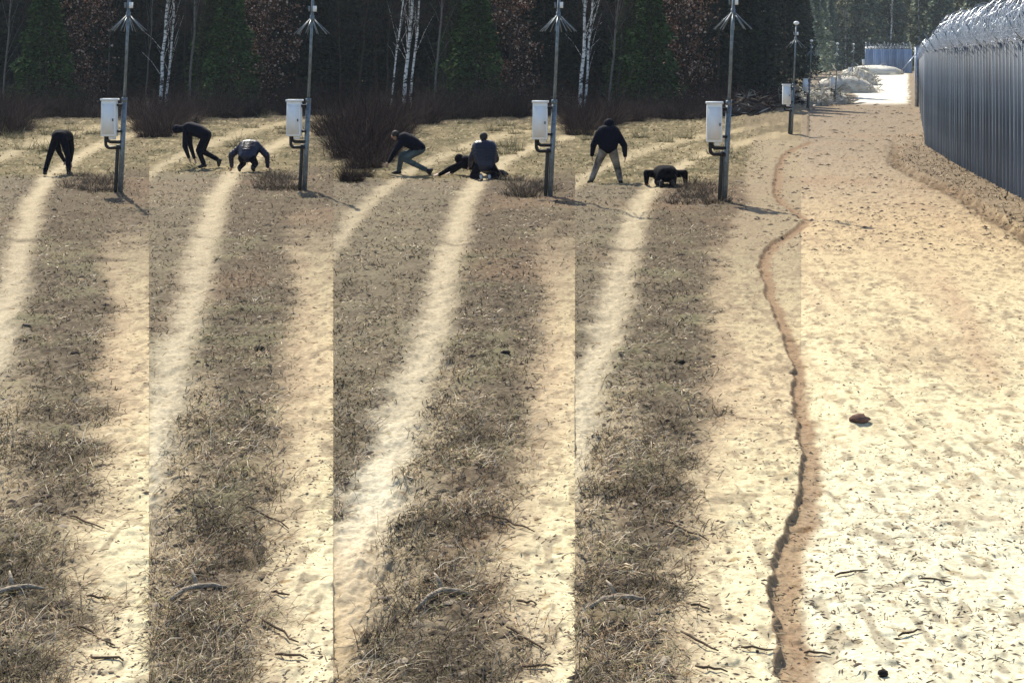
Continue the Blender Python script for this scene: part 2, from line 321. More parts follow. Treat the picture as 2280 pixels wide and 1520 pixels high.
V, Q, T, C = join([
    blades(170000, -30, 1784, 1560, 400, verge, .035, .11, straw, power=.95, tilt=(.8, 1.5), wk=.00055),
    blades(14000, 1980, 2320, 560, 300, lambda sand, track, lane, gx, gy, ys, n: np.where(gx > np.interp(gy, [318, 365, 395, 430, 480, 525], [1994, 2000, 2062, 2142, 2215, 2295]), np.clip((n-.3)*2.5, 0, 1), 0), .04, .14, straw, tilt=(.6, 1.5), wk=.0006),
    blades(26000, -30, 1784, 1560, 900, verge, .08, .20, straw+[(.5,.43,.32)], tilt=(.7, 1.45), power=.9),
    blades(30000, -60, 1700, 400, 262, lambda sand, track, lane, gx, gy, ys, n: (1-track)*np.clip((n-.35)*3, 0, 1)*.9, .05, .17, [(.29,.24,.135),(.22,.18,.10),(.34,.29,.18),(.16,.145,.065),(.13,.11,.07)], tilt=(.8, 1.45), wk=.0006)])
o = link('dry_grass', mesh_np('dry_grass', V, [Q, T], [M_grass], cols=C)); tag(o, 'short matted dead grass covering the verges and field', 'grass', kind='stuff')

# short twigs and needles lying flat over the sand
V, Q, T, C = join([
    blades(30000, 150, 2320, 1560, 240, lambda sand, track, lane, gx, gy, ys, n: np.clip(sand*(.15 + .9*(n > .5)), 0, 1), .03, .10, [(.16,.12,.08),(.10,.075,.05),(.24,.19,.12),(.07,.055,.04)], tilt=(1.35, 1.54), wk=.0005, wmin=.006, power=.9),
    blades(9000, -30, 1784, 1560, 460, lambda sand, track, lane, gx, gy, ys, n: np.where(lane < 4, 4*sand*(1-sand) + .2*(track > .3)*(track < .9), 0), .08, .22, [(.20,.14,.085),(.12,.085,.055),(.30,.22,.14)], tilt=(1.1, 1.5), wk=.00045, wmin=.004)])
o = link('twig_litter', mesh_np('twig_litter', V, [Q, T], [M_grass], cols=C)); tag(o, 'small dark twigs and stalks strewn over the pale sand', 'litter', kind='stuff')
# soil crumbs
def crumbs(n, gx0, gx1, gy0, gy1, smin, smax, test, pal):
    gx = rng.uniform(gx0, gx1, n); gy = rng.uniform(gy0, gy1, n); Y = 8550/(gy-150); X = (gx-1140)*Y/3000
    _, z, sand, track, lane, _, _, ys = ground(X, Y)
    k = test(sand, track, lane, gx, gy, ys, fbm(X*1.3, Y*1.3, 33)) > rng.random(n); X, Y, z = X[k], Y[k], z[k]; n = len(X)
    s = (smin + (smax-smin)*rng.random(n)**3) * np.maximum(1, Y/13); az = rng.uniform(0, np.pi, n); e = rng.uniform(1., 2.2, n)
    P = np.array([(1,0,0),(.3,.7,.1),(-.6,.6,0),(-1,0,0),(-.3,-.7,.05),(.6,-.6,0),(.15,.1,.6)])
    P = P[None]*(1 + rng.uniform(-.25, .25, (n, 7, 3))); P[:, :, 0] *= e[:, None]; P *= (s/2)[:, None, None]
    ca, sa = np.cos(az)[:, None], np.sin(az)[:, None]
    W = np.stack([P[:,:,0]*ca-P[:,:,1]*sa + X[:,None], P[:,:,0]*sa+P[:,:,1]*ca + Y[:,None], P[:,:,2] + z[:,None]], -1).reshape(-1, 3)
    F = np.array([(i, (i+1) % 6, 6) for i in range(6)]); T = (np.arange(n)[:, None, None]*7 + F[None]).reshape(-1, 3)
    C = np.repeat(np.array(pal)[rng.integers(0, len(pal), n)]*rng.uniform(.7, 1.3, (n, 1)), 7, 0)
    return W, np.zeros((0, 4), int), T, C
pal_c = [(.12,.09,.065), (.08,.06,.045), (.17,.125,.08), (.055,.045,.035)]
V, Q, T, C = join([crumbs(22000, 150, 2320, 240, 1560, .008, .026, lambda sand, track, lane, gx, gy, ys, n: sand*np.clip((n-.3)*3, .1, 1), pal_c),
                   crumbs(700, 150, 2320, 300, 1200, .018, .045, lambda sand, track, lane, gx, gy, ys, n: sand*np.clip((n-.45)*4, 0, 1), pal_c),
                   crumbs(13000, -30, 1784, 400, 1560, .016, .06, lambda sand, track, lane, gx, gy, ys, n: np.where((sand < .5)*(track < .3), .75, 0), [(.24,.2,.15),(.045,.036,.03),(.08,.065,.05),(.055,.045,.036),(.12,.095,.07)]),
                   crumbs(4200, 1640, 2320, 232, 560, .012, .05, lambda sand, track, lane, gx, gy, ys, n: sand*np.clip((n-.3)*3, .1, 1), pal_c)])
o = link('soil_crumbs', mesh_np('soil_crumbs', V, [Q, T], [M_clod], cols=C)); tag(o, 'brown crumbs of soil scattered across the raked sand', 'soil', kind='stuff')

# ------------------------------------------------------------------ zinc fence
def wall_run(root, pts, width, top, ribbed=True, post_every=3.0):
    pts = [Vector((p[0], p[1], 0)) for p in pts]; meshes = []
    for k in range(4):                                     # a few alike sheets, shared
        mb = MB(); h = top + .25; wv = width
        prof = [(0,0),(wv*.56,0),(wv*.64,.055),(wv*.90,.055),(wv*.985,0)] if ribbed else [(0,0),(wv*.3,.02),(wv*.7,.02),(wv*.98,0)]
        j = [random.uniform(-.012, .012) for _ in range(3)]
        vs = []
        for z, q in ((-.25, j[0]), (h*.5-.25, j[1]), (top, j[2])):
            vs += [(x, y+q, z) for x, y in prof] + [(x, y+q-.008, z) for x, y in reversed(prof)]
        n = 2*len(prof)
        qd = [(r*n+i, r*n+(i+1)%n, (r+1)*n+(i+1)%n, (r+1)*n+i) for r in range(2) for i in range(n)]
        p = len(prof); qd += [tuple(2*n+v for v in (i, i+1, n-2-i, n-1-i)) for i in range(p-1)]
        mb.add(vs, qd); meshes.append(mb.mesh('slat', M_fence))
    rib = MB(); rib.box((width*.77, .062, top/2), (width*.045, .012, top-.06)); rib_me = rib.mesh('rib', M_rib)
    post = MB(); post.box((0, -.07, top/2), (.09, .09, top+.3)); post_me = post.mesh('post', M_steel)
    for a_, b_ in zip(pts, pts[1:]):
        d = b_-a_; ln = d.length; ang = math.atan2(d.y, d.x); n = max(1, round(ln/width)); sx = ln/n/width
        for i in range(n):
            p = a_ + d*(i/n); z = float(rise(p.y))
            s = link('slat', random.choice(meshes), root, (p.x, p.y, z + random.uniform(-.015, .015)), (0, 0, ang), (sx, 1, 1))
            if ribbed: link('rib', rib_me, s)
        for i in range(int(ln/post_every)+1):
            p = a_ + d.normalized()*min(i*post_every, ln); link('post', post_me, root, (p.x, p.y, float(rise(p.y))), (0, 0, ang))
        mb = MB()
        nrm = Vector((-d.y, d.x, 0)).normalized()
        for zz in (.55, 1.7, top-.08):
            mb.tube([a_ - nrm*.03 + Vector((0,0,zz+float(rise(a_.y)))), b_ - nrm*.03 + Vector((0,0,zz+float(rise(b_.y))))], .025, 6)
        mb.build('rail', M_steel, root)
    return meshes
def razor(name, pts, z0, rad, pitch, label, wires=True, seed=1, jit=.12, thick=.012, taper=False):
    rd = random.Random(seed); pts = [Vector((p[0], p[1], z0+float(rise(p[1])))) for p in pts]; mb = MB()
    for coil in range(2):
        P = []; ph0 = rd.uniform(0, 6)
        for a_, b_ in zip(pts, pts[1:]):
            d = b_-a_; ln = d.length; t = d.normalized(); nrm = Vector((-t.y, t.x, 0)); n = int(ln/pitch*14)
            for i in range(n):
                ph = ph0 + 2*math.pi*i/14*(1 if coil == 0 else -1.13); rr = rad*(1 + .18*math.sin(i*.071+coil) + rd.uniform(-jit, jit)*.9 + .22*math.sin(i*.19+2*coil))
                off = .62 if coil == 0 else .70; fr = min(1, (len(pts) > 3) * 9 + 1); dist = (pts[-1] - (a_ + d*(i/n))).length; rr *= (min(1., .25 + dist/14) if taper else 1.)
                P.append(a_ + d*(i/n) + nrm*(math.cos(ph)*rr*.8) + Vector((0,0,math.sin(ph)*rr*(1. if coil == 0 else .85) + off*rr*1.5 + rd.uniform(-.01, .01))))
        mb.tube(P, thick*.5, 3, False)
        for i in range(0, len(P)-1, 2):                   # barbs
            p = P[i]; v = Vector((rd.uniform(-1,1), rd.uniform(-1,1), rd.uniform(-1,1))).normalized()*.045; u = (P[i+1]-p).normalized()*thick
            mb.add([p-v, p+u, p+v, p-u], [(0,1,2,3)])
    for zz in (.0, .12, .25):
        mb.tube([p + Vector((0,0,zz)) for p in pts], thick*.4, 4)
    o = mb.build(name, M_wire); tag(o, label, 'razor wire'); return o
F1 = [(8.75, 18.0), (10.98, 28.9), (13.05, 39.6), (15.18, 49.4)]; F2 = [(15.18, 49.4), (28.6, 94.5), (58.6, 195.)]
FT = 3.45
fence = link('border_fence', None, loc=(0,0,0)); tag(fence, 'tall zinc sheet fence with vertical ribs running beside the raked sand', 'fence')
wall_run(fence, F1, .5, FT); wall_run(fence, F2[:2], 1.6, FT, False, 4.8); wall_run(fence, F2[1:], 5., FT, False, 10)
arm = MB()
for (a_, b_) in zip(F1, F1[1:]):
    a_, b_ = Vector((*a_, 0)), Vector((*b_, 0)); d = (b_-a_); nrm = Vector((-d.y, d.x, 0)).normalized()
    for i in range(int(d.length/3)+1):
        p = a_ + d.normalized()*i*3 + Vector((0,0,FT-.1)); k = MB()
        k.tube([p, p + nrm*.38 + Vector((0,0,.62))], .022, 6); k.tube([p, p - nrm*.38 + Vector((0,0,.62))], .022, 6); k.build('wire_arm', M_steel, fence)
razor('razor_wire', F1, FT, .40, .17, 'bright tangled coil of razor wire along the top of the ribbed fence', seed=3, taper=True)
razor('razor_wire', F2, FT, .16, .42, 'razor wire coil along the receding fence beyond the tall pale post', seed=5, thick=.02)
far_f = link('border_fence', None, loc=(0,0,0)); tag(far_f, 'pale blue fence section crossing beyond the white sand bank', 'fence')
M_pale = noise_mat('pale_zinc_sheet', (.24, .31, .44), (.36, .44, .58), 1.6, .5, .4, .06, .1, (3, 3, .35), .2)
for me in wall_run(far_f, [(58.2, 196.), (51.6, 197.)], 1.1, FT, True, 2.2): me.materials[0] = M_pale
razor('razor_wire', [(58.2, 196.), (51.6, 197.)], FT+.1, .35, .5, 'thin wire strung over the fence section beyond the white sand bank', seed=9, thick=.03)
p = Vector((at(2041, 238).x, at(2041, 238).y, 0)); mb = MB(); mb.box((0,0,2.15), (.24,.24,4.5)); cp = mb.build('fence_post', M_wire, loc=p)
mb = MB(); mb.box((0,0,4.44), (.34,.34,.07)); mb.build('cap', M_steel, cp); mb = MB(); mb.tube([(0,-.13,3.9), (-1.2,-.4,2.6)], .035, 6); mb.tube([(0,-.13,4.2), (1.0,-.6,3.2)], .035, 6); mb.build('brace', M_wire, cp)
tag(cp, 'tall pale square post standing at the bend of the zinc fence', 'post')

# ------------------------------------------------------------------ sensor masts
def make_mast():
    r = bpy.data.objects.new('sensor_mast', None); col.objects.link(r)
    lean = .05                                            # metres of lean per metre, as they stand
    q = lambda x, y, z: (x + lean*z*.9, y, z)
    mb = MB(); mb.tube([q(0,0,-.2), q(0,0,2.1)], .058, 12); mb.tube([q(0,0,2.1), q(0,0,4.62)], .034, 12); mb.tube([q(0,0,2.02), q(0,0,2.12)], .064, 12); mb.build('pole', M_steel, r, True)
    mb = MB(); mb.tube([q(-.105,-.02,-.1), q(-.10,-.02,1.0), q(-.085,-.03,1.05)], .042, 8); mb.build('conduit', M_dark, r, True)
    bx = MB(); bx.box((-.215,-.10,1.65), (.335,.22,.80), taper=.95); box = bx.build('cabinet', M_white, r)
    bv = box.modifiers.new('b', 'BEVEL'); bv.width = .012; bv.segments = 2
    mb = MB(); mb.box((-.21,-.10,2.075), (.36,.26,.045)); mb.build('lid', M_white, box)
    mb = MB(); mb.box((-.22,-.216,1.64), (.27,.012,.68)); mb.build('door_panel', M_white, box)
    mb = MB(); mb.box((-.10,-.23,1.62), (.022,.02,.06)); mb.build('latch', M_dark, box)
    for zz in (1.36, 1.95):
        mb = MB(); mb.box((-.01,-.02,zz), (.13,.16,.05)); mb.build('bracket', M_black, r)
    for (x0, zl, xr) in ((-.30, .99, .05), (-.27, 1.12, .05)):
        mb = MB(); n = 8; P = [(x0,-.10,1.27)] + [(x0,-.10,1.12 if zl < 1.05 else 1.17)]
        P += [(x0 + .09*(1-math.cos(i/n*math.pi/2)), -.10, zl + .10*(1-math.sin(i/n*math.pi/2))) for i in range(1, n+1)] + [q(-.03,-.06,zl)]
        mb.tube(P, .037, 8); mb.build('cable', M_black, r, True)
    mb = MB(); mb.box((-.15,-.10,1.215), (.13,.10,.08)); mb.build('junction_box', M_white, r)
    ax, ay, az_ = q(0,0,3.98)
    mb = MB(); mb.tube([q(0,0,3.9), q(0,0,4.05)], .05, 10); mb.build('spoke_hub', M_steel, r)
    for k in range(10):
        th = 2*math.pi*(k+.3)/10; mb = MB(); mb.tube([(ax+.03*math.cos(th), ay+.03*math.sin(th), az_), (ax+.41*math.cos(th), ay+.41*math.sin(th), az_-.36)], .011, 6); mb.build('spoke', M_steel, r)
    sx, sy, sz = q(0,0,4.2); mb = MB(); mb.box((sx+.06, sy-.03, sz), (.07,.09,.13)); mb.build('sensor', M_white, r); mb = MB(); mb.box((sx-.08, sy, sz), (.035,.06,.12)); mb.build('sensor', M_steel, r)
    tx, ty, tz = q(0,0,4.62); mb = MB(); mb.ball((tx, ty, tz+.02), .12, 12, 8, (1,1,.65)); mb.build('lamp_cap', M_white, r, True)
    return r
M0 = make_mast()
mast_spots = [(268, 431, 'grey sensor mast with white cabinet beside the lone bending person'),
              (678, 423, 'grey sensor mast with white cabinet behind the person with arms spread wide'),
              (1225, 438, 'grey sensor mast with white cabinet beside the kneeling person in quilted jacket'),
              (1613, 451, 'grey sensor mast with white cabinet beside the person lying face down'),
              (1762, 302, 'grey sensor mast with white cabinet at the head of the branching rill'),
              (1800, 244, 'sensor mast at the foot of the pale brush heap'),
              (1859, 233, 'sensor mast standing between the pale brush heaps before the white sand bank'),
              (1897, 203, 'thin sensor mast at the left edge of the white sand bank')]
for i, (x, y, lab) in enumerate(mast_spots):
    o = M0 if i == 0 else copy_tree(M0)
    if i < 7: p = at(x, y)
    else: Y = 149; p = Vector(((x-1140)*Y/3000, Y, float(rise(Y))-.1))
    o.location = p; tag(o, lab, 'mast', 'sensor masts along the strip'); o.rotation_euler.z = random.uniform(-.12, .12) if i else 0
for x, Y, lab in ((1925, 206, 'tiny distant sensor mast behind the top of the white sand bank'), (1934, 224, 'farthest sensor mast, before the crossing fence section')):
    o = copy_tree(M0); o.location = ((x-1140)*Y/3000, Y, float(rise(Y))-.2); tag(o, lab, 'mast', 'sensor masts along the strip')

# ------------------------------------------------------------------ people
def capsule(mb, a_, ra, b_, rb):
    a_, b_ = Vector(a_), Vector(b_); mb.ball(a_, ra, 12, 8); mb.ball(b_, rb, 12, 8)
    if (b_-a_).length > 1e-4: mb.tube([a_, b_], [ra, rb], 12)
def fused(name, mb, mat, voxel, smooth=4):
    me = mb.mesh(name, mat); o = bpy.data.objects.new('tmp', me); col.objects.link(o)
    rm = o.modifiers.new('r', 'REMESH'); rm.mode = 'VOXEL'; rm.voxel_size = voxel; rm.use_smooth_shade = True
    sm = o.modifiers.new('s', 'SMOOTH'); sm.iterations = smooth; sm.factor = .5
    dg = bpy.context.evaluated_depsgraph_get(); out = bpy.data.meshes.new_from_object(o.evaluated_get(dg))
    bpy.data.objects.remove(o); bpy.data.meshes.remove(me); out.name = name
    if not out.materials: out.materials.append(mat)
    return out
M_skin = noise_mat('skin', (.34, .20, .14), (.42, .26, .19), 20, .6, .3, .05)
M_hair = noise_mat('dark_hair', (.012, .010, .009), (.03, .025, .02), 60, .7, .3, .5)
M_navy = noise_mat('navy_jacket_cloth', (.002, .003, .010), (.005, .006, .016), 16, .85, .1, .5, bdist=.03)
M_puff = noise_mat('navy_quilted_nylon', (.004, .005, .020), (.008, .011, .034), 12, .42, .35, .4, bdist=.02)
M_blk = noise_mat('black_cloth', (.002, .002, .004), (.004, .004, .008), 16, .9, .08, .5, bdist=.03)
M_navt = noise_mat('dark_blue_trousers', (.002, .003, .009), (.004, .005, .013), 14, .9, .08, .5, bdist=.03)
M_jean = noise_mat('grey_teal_jeans', (.04, .058, .062), (.09, .118, .122), 6, .85, .2, .5, bdist=.03)
M_camo = noise_mat('mottled_khaki_trousers', (.03, .025, .018), (.30, .27, .235), 4.2, .9, .2, .4, bdist=.03)
M_shoe = noise_mat('dark_shoe', (.012, .011, .010), (.03, .027, .024), 20, .6, .3, .2)
M_sole = noise_mat('pale_sole', (.40, .40, .42), (.55, .55, .56), 20, .7, .3, .2)
def hand(mb, wr, d, nrm, curl=.4, s=1.):
    """wr wrist, d pointing direction, nrm palm-down direction"""
    wr, d, nrm = Vector(wr), Vector(d).normalized(), Vector(nrm); nrm = (nrm - d*nrm.dot(d)).normalized(); a_ = d.cross(nrm)
    for k in (-1, -.33, .33, 1): capsule(mb, wr, .022, wr + d*.085 + a_*k*.030, .015)
    for k, ln in zip((-1, -.33, .33, 1), (.062, .075, .080, .070)):
        b0 = wr + d*.085 + a_*k*.032; b1 = b0 + (d*math.cos(curl*.5) + nrm*math.sin(curl*.5))*ln*.55 + a_*k*.006; b2 = b1 + (d*math.cos(curl*1.4) + nrm*math.sin(curl*1.4))*ln*.5
        capsule(mb, b0, .0125, b1, .0115); capsule(mb, b1, .0115, b2, .0105)
    t0 = wr + d*.03 + a_*-.030; t1 = t0 + d*.03 - a_*.035 + nrm*.01; t2 = t1 + d*.035 - a_*.008 + nrm*.008
    capsule(mb, t0, .015, t1, .0135); capsule(mb, t1, .0135, t2, .0115)
def person(loc, J, label, mats, puffer=False, hood=False, hat=None, soles=False, rz=0, fat=1.):
    fat *= 1.06; jm, tm = mats; v = {k: Vector(p) for k, p in J.items()}
    body = MB()
    pel, che, nek, hd = v['pel'], v['che'], v['nek'], v['hd']; face = Vector(J['face']).normalized()
    ax = (v['hipR']-v['hipL']).normalized(); sx = (v['shR']-v['shL']).normalized()
    capsule(body, pel - ax*.07, .115, pel + ax*.07, .115); mid = (pel+che)/2 + Vector((0,0,.02))
    for k in (-1, 1): capsule(body, pel + ax*.055*k, .115, mid + ax*.05*k, .105); capsule(body, mid + ax*.05*k, .105, che + sx*.075*k, .115)
    capsule(body, v['shL'], .062, v['shR'], .062); capsule(body, che, .11, nek, .058); capsule(body, nek, .055, hd - (hd-nek).normalized()*.03, .052)
    upv = (hd-nek).normalized(); upv = (upv - face*upv.dot(face)*.7).normalized(); side = face.cross(upv).normalized()
    body.ball(hd + upv*.015 - face*.012, .098, 16, 12, (.98, .98, 1.04)); capsule(body, hd + face*.025, .072, hd - upv*.075 + face*.045, .048)
    capsule(body, hd + face*.095 + upv*.005, .011, hd + face*.112 - upv*.022, .017)                        # nose
    for k in (-1, 1):
        capsule(body, hd + side*k*.092 + upv*.01, .013, hd + side*k*.094 - upv*.03, .012)                    # ears
        capsule(body, hd + side*k*.018 + face*.088 + upv*.032, .012, hd + side*k*.05 + face*.078 + upv*.032, .011)  # brow
    capsule(body, hd + side*-.022 + face*.088 - upv*.055, .009, hd + side*.022 + face*.088 - upv*.055, .009) # mouth
    for s in 'LR':
        capsule(body, v['sh'+s], .058, v['el'+s], .045); capsule(body, v['el'+s], .044, v['ha'+s], .028)
        d = J.get('hd'+s) or tuple(v['ha'+s]-v['el'+s]); hand(body, v['ha'+s], d, J.get('pn'+s, (0,.5,-1)))
        capsule(body, v['hip'+s], .09, v['kn'+s], .058); capsule(body, v['kn'+s], .056, v['an'+s], .038)
        capsule(body, v['an'+s], .04, v['to'+s], .03)
    o = link('person', fused('person', body, M_skin, .0105, 2), loc=loc, rot=(0, 0, rz)); tag(o, label, 'person')
    # trousers
    mb = MB(); capsule(mb, pel - ax*.075, .13, pel + ax*.075, .13); w_ = pel*.8 + mid*.2; capsule(mb, w_ - ax*.06, .128, w_ + ax*.06, .128)
    for s in 'LR':
        capsule(mb, v['hip'+s], .112*fat, v['kn'+s], .080*fat); capsule(mb, v['kn'+s], .079*fat, v['an'+s]*.93 + v['kn'+s]*.07, .062*fat)
        for t in (.35, .6, .8): capsule(mb, v['kn'+s].lerp(v['an'+s], t), .07*fat, v['kn'+s].lerp(v['an'+s], t), .07*fat)
    link('trousers', fused('trousers', mb, tm, .013, 4), o)
    # jacket
    mb = MB(); n = 7 if puffer else 9
    for i in range(n+1):
        t = i/n; p = (pel*.86 + mid*.14).lerp(mid, t*2) if t < .5 else mid.lerp(che*.8+nek*.2, t*2-1)
        a2 = ax.lerp(sx, t).normalized(); rr = (.150 + .03*t - .05*max(0, t-.75)) * (1.12 if puffer else 1.02) * fat
        half = .062 + .045*t
        if puffer:
            for k in range(-2, 3): mb.ball(p + a2*half*k*.62, rr*(1. - .05*abs(k)), 12, 8, (1, 1, 1))
        else: capsule(mb, p - a2*half, rr, p + a2*half, rr)
    capsule(mb, v['shL'], .085*fat, v['shR'], .085*fat); capsule(mb, che, .13, nek, .085)
    for s in 'LR':
        sl = v['ha'+s]*.96 + v['el'+s]*.04; seg = 4
        capsule(mb, v['sh'+s], .088*fat, v['el'+s], .072*fat); capsule(mb, v['el'+s], .070*fat, sl, .046*fat)
        if puffer:
            for i in range(seg): q = v['sh'+s].lerp(v['el'+s], (i+.5)/seg); mb.ball(q, .098, 10, 8); q = v['el'+s].lerp(sl, (i+.5)/seg); mb.ball(q, .080 - .006*i, 10, 8)
    jk = link('jacket', fused('jacket', mb, jm, .012, 3 if puffer else 5), o)
    if puffer:                                            # stitched quilting lines standing as shallow cords between the baffles
        for i in range(1, n):
            t = (i+.5)/n; p = (pel*.86 + mid*.14).lerp(mid, t*2) if t < .5 else mid.lerp(che*.8+nek*.2, t*2-1)
            a2 = ax.lerp(sx, t).normalized(); tt = ((che-pel).normalized()); b2 = a2.cross(tt).normalized(); q = MB()
            rr = (.150 + .03*t)*1.12*fat; hf = .062 + .045*t
            q.tube([p + a2*(hf*1.24+rr*.93)*math.cos(f) + b2*rr*.985*math.sin(f) for f in [2*math.pi*j/28 for j in range(29)]], .010, 5, False); q.build('quilt_seam', M_puff, jk, True)
    mb = MB()
    if hood: mb.ball(hd - face*.025 + upv*.01, .128, 14, 10); capsule(mb, hd - face*.05 - upv*.06, .10, nek, .10); link('hood', fused('hood', mb, jm, .012, 3), o)
    else:
        mb.ball(hd + upv*.03 - face*.025, .106, 14, 10); mb.ball(hd - upv*.03 - face*.05, .075, 12, 9); link('hair' if hat is None else 'cap', fused('hair', mb, hat or M_hair, .011, 2), o)
    for s in 'LR':
        mb = MB(); an, to = v['an'+s], v['to'+s]; heel = Vector(J.get('he'+s, an + (an-to).normalized()*.04 - Vector((0,0,.04))))
        capsule(mb, an, .052, heel, .045); capsule(mb, heel, .042, to, .040); capsule(mb, an, .05, to.lerp(an, .4), .048)
        sh = link('shoe', fused('shoe', mb, M_shoe, .012, 2), o)
        if soles:
            q = MB(); t = (to-heel).normalized(); nn = Vector(J['sole'+s]).normalized(); q.tube([heel + nn*.025, heel.lerp(to, .5) + nn*.028, to + nn*.022], [.034, .038, .030], 8); q.build('sole', M_sole, sh, True)
    return o
def spot(gx, gy): p = at(gx, gy); p.z -= .005; return p
# A: alone, bent double, seen from behind
person(spot(127, 390), dict(pel=(.06,0,1.02), che=(.02,.40,1.03), nek=(0,.56,.92), hd=(-.01,.66,.80), face=(0,-.25,-1), hipL=(-.04,0,.98), hipR=(.16,0,.98),
    knL=(-.22,.06,.52), anL=(-.33,.02,.09), toL=(-.36,.18,.04), knR=(.27,.05,.52), anR=(.31,0,.09), toR=(.33,.17,.04),
    shL=(-.18,.46,.98), shR=(.20,.46,.98), elL=(-.08,.38,.62), haL=(.13,.22,.36), hdL=(.5,-.2,-.6), elR=(.26,.40,.66), haR=(.28,.25,.36), hdR=(0,-.2,-1)),
    'person bending double alone in all dark clothes, seen from behind', (M_blk, M_navt), fat=.92)
# B: stooping to the left with hands reaching for the ground
person(spot(452, 373), dict(pel=(.10,0,.92), che=(-.34,0,1.12), nek=(-.56,0,1.12), hd=(-.76,0,1.08), face=(-.8,0,-.6), hipL=(.10,-.10,.90), hipR=(.10,.10,.90),
    knL=(-.10,-.12,.50), anL=(.06,-.12,.09), toL=(-.09,-.12,.04), knR=(-.04,.12,.46), anR=(.40,.12,.22), toR=(.42,.12,.05), heR=(.47,.12,.20),
    shL=(-.44,-.20,1.04), shR=(-.44,.20,1.04), elL=(-.46,-.22,.62), haL=(-.36,-.18,.30), hdL=(.25,0,-1), pnL=(1,0,0), elR=(-.42,.2,.66), haR=(-.28,.14,.26), hdR=(.25,0,-1), pnR=(1,0,0)),
    'hooded dark clad person stooping forward with both arms hanging to the ground', (M_navy, M_navt), hood=True)
# C: crouching, arms braced wide
person(spot(549, 383), dict(pel=(0,.05,.40), che=(0,.42,.66), nek=(0,.58,.68), hd=(.01,.70,.66), face=(0,1,-.4), hipL=(-.13,.05,.38), hipR=(.13,.05,.38),
    knL=(-.17,.40,.20), anL=(-.19,-.05,.11), toL=(-.20,.06,.035), knR=(.17,.40,.20), anR=(.18,-.05,.11), toR=(.19,.06,.035),
    shL=(-.26,.46,.64), shR=(.26,.46,.64), elL=(-.50,.36,.42), haL=(-.49,.42,.10), hdL=(-.3,.5,-.4), elR=(.49,.36,.42), haR=(.50,.42,.10), hdR=(.6,.4,-.3)),
    'person crouching on hands and feet with arms spread wide in shiny navy jacket', (M_puff, M_navt), puffer=True)
# D: crouching to the left in pale jeans
person(spot(905, 387), dict(pel=(.38,0,.70), che=(-.02,0,.96), nek=(-.20,0,1.00), hd=(-.30,-.02,1.06), face=(-1,0,-.35), hipL=(.36,-.10,.67), hipR=(.36,.10,.67),
    knL=(-.06,-.14,.44), anL=(.56,-.12,.14), toL=(.63,-.12,.045), heL=(.68,-.12,.15), knR=(-.14,.14,.52), anR=(-.22,.12,.09), toR=(-.38,.12,.04),
    shL=(-.12,-.20,.88), shR=(-.12,.20,.88), elL=(-.30,-.24,.62), haL=(-.46,-.16,.36), hdL=(-.5,0,-1), elR=(-.34,.2,.6), haR=(-.50,.12,.34), hdR=(-.4,0,-1)),
    'crouching person in dark jacket and grey teal jeans with one knee down', (M_navy, M_jean))
# E: kneeling upright, back turned
person(spot(1078, 398), dict(pel=(.04,.06,.36), che=(0,.20,.80), nek=(-.01,.24,.98), hd=(-.02,.27,1.09), face=(-.2,1,-.5), hipL=(-.13,.06,.36), hipR=(.18,.06,.36),
    knL=(-.30,.34,.10), anL=(-.08,-.10,.12), toL=(-.06,-.18,.05), heL=(-.08,-.16,.16), soleL=(0,-1,.2), knR=(.36,.30,.10), anR=(.13,-.10,.12), toR=(.15,-.18,.05), heR=(.13,-.16,.16), soleR=(0,-1,.2),
    shL=(-.20,.20,.84), shR=(.20,.20,.84), elL=(-.34,.34,.54), haL=(-.38,.58,.34), hdL=(-.4,.5,-.5), elR=(.30,.34,.52), haR=(.10,.58,.36), hdR=(-.5,.5,-.4)),
    'person kneeling with back turned in navy quilted jacket, pale shoe soles showing', (M_puff, M_navt), puffer=True, soles=True, fat=1.08)
# F: on the ground beneath E
person(spot(1032, 391), dict(pel=(.42,.45,.28), che=(.06,.42,.36), nek=(-.06,.40,.42), hd=(-.14,.36,.45), face=(-.8,-.1,-.7), hipL=(.42,.34,.26), hipR=(.42,.56,.26),
    knL=(.70,.20,.10), anL=(1.02,.34,.09), toL=(1.12,.34,.04), knR=(.74,.60,.10), anR=(1.05,.56,.09), toR=(1.15,.56,.04),
    shL=(.02,.22,.36), shR=(.02,.58,.36), elL=(-.36,.14,.22), haL=(-.64,.08,.065), hdL=(-1,0,-.08), elR=(-.2,.66,.2), haR=(-.36,.7,.06), hdR=(-1,0,-.1)),
    'dark clad person pinned down on the track with one arm stretched out', (M_blk, M_navt), hood=True)
# G: standing, back turned, legs apart
person(spot(1352, 404), dict(pel=(.02,0,.90), che=(.03,.10,1.24), nek=(.05,.16,1.38), hd=(.06,.21,1.48), face=(-.1,.9,-.5), hipL=(-.09,0,.86), hipR=(.13,0,.86),
    knL=(-.24,.06,.50), anL=(-.40,-.02,.09), toL=(-.46,.12,.04), knR=(.24,.08,.48), anR=(.33,.0,.09), toR=(.37,.15,.04),
    shL=(-.20,.10,1.25), shR=(.26,.10,1.25), elL=(-.34,.02,.98), haL=(-.38,.02,.72), hdL=(.05,0,-1), elR=(.43,.02,.96), haR=(.45,.02,.70), hdR=(0,0,-1), pnL=(.6,0,0), pnR=(-.6,0,0)),
    'person standing with legs apart in dark jacket and mottled khaki trousers', (M_navy, M_camo), fat=1.08, hood=True)
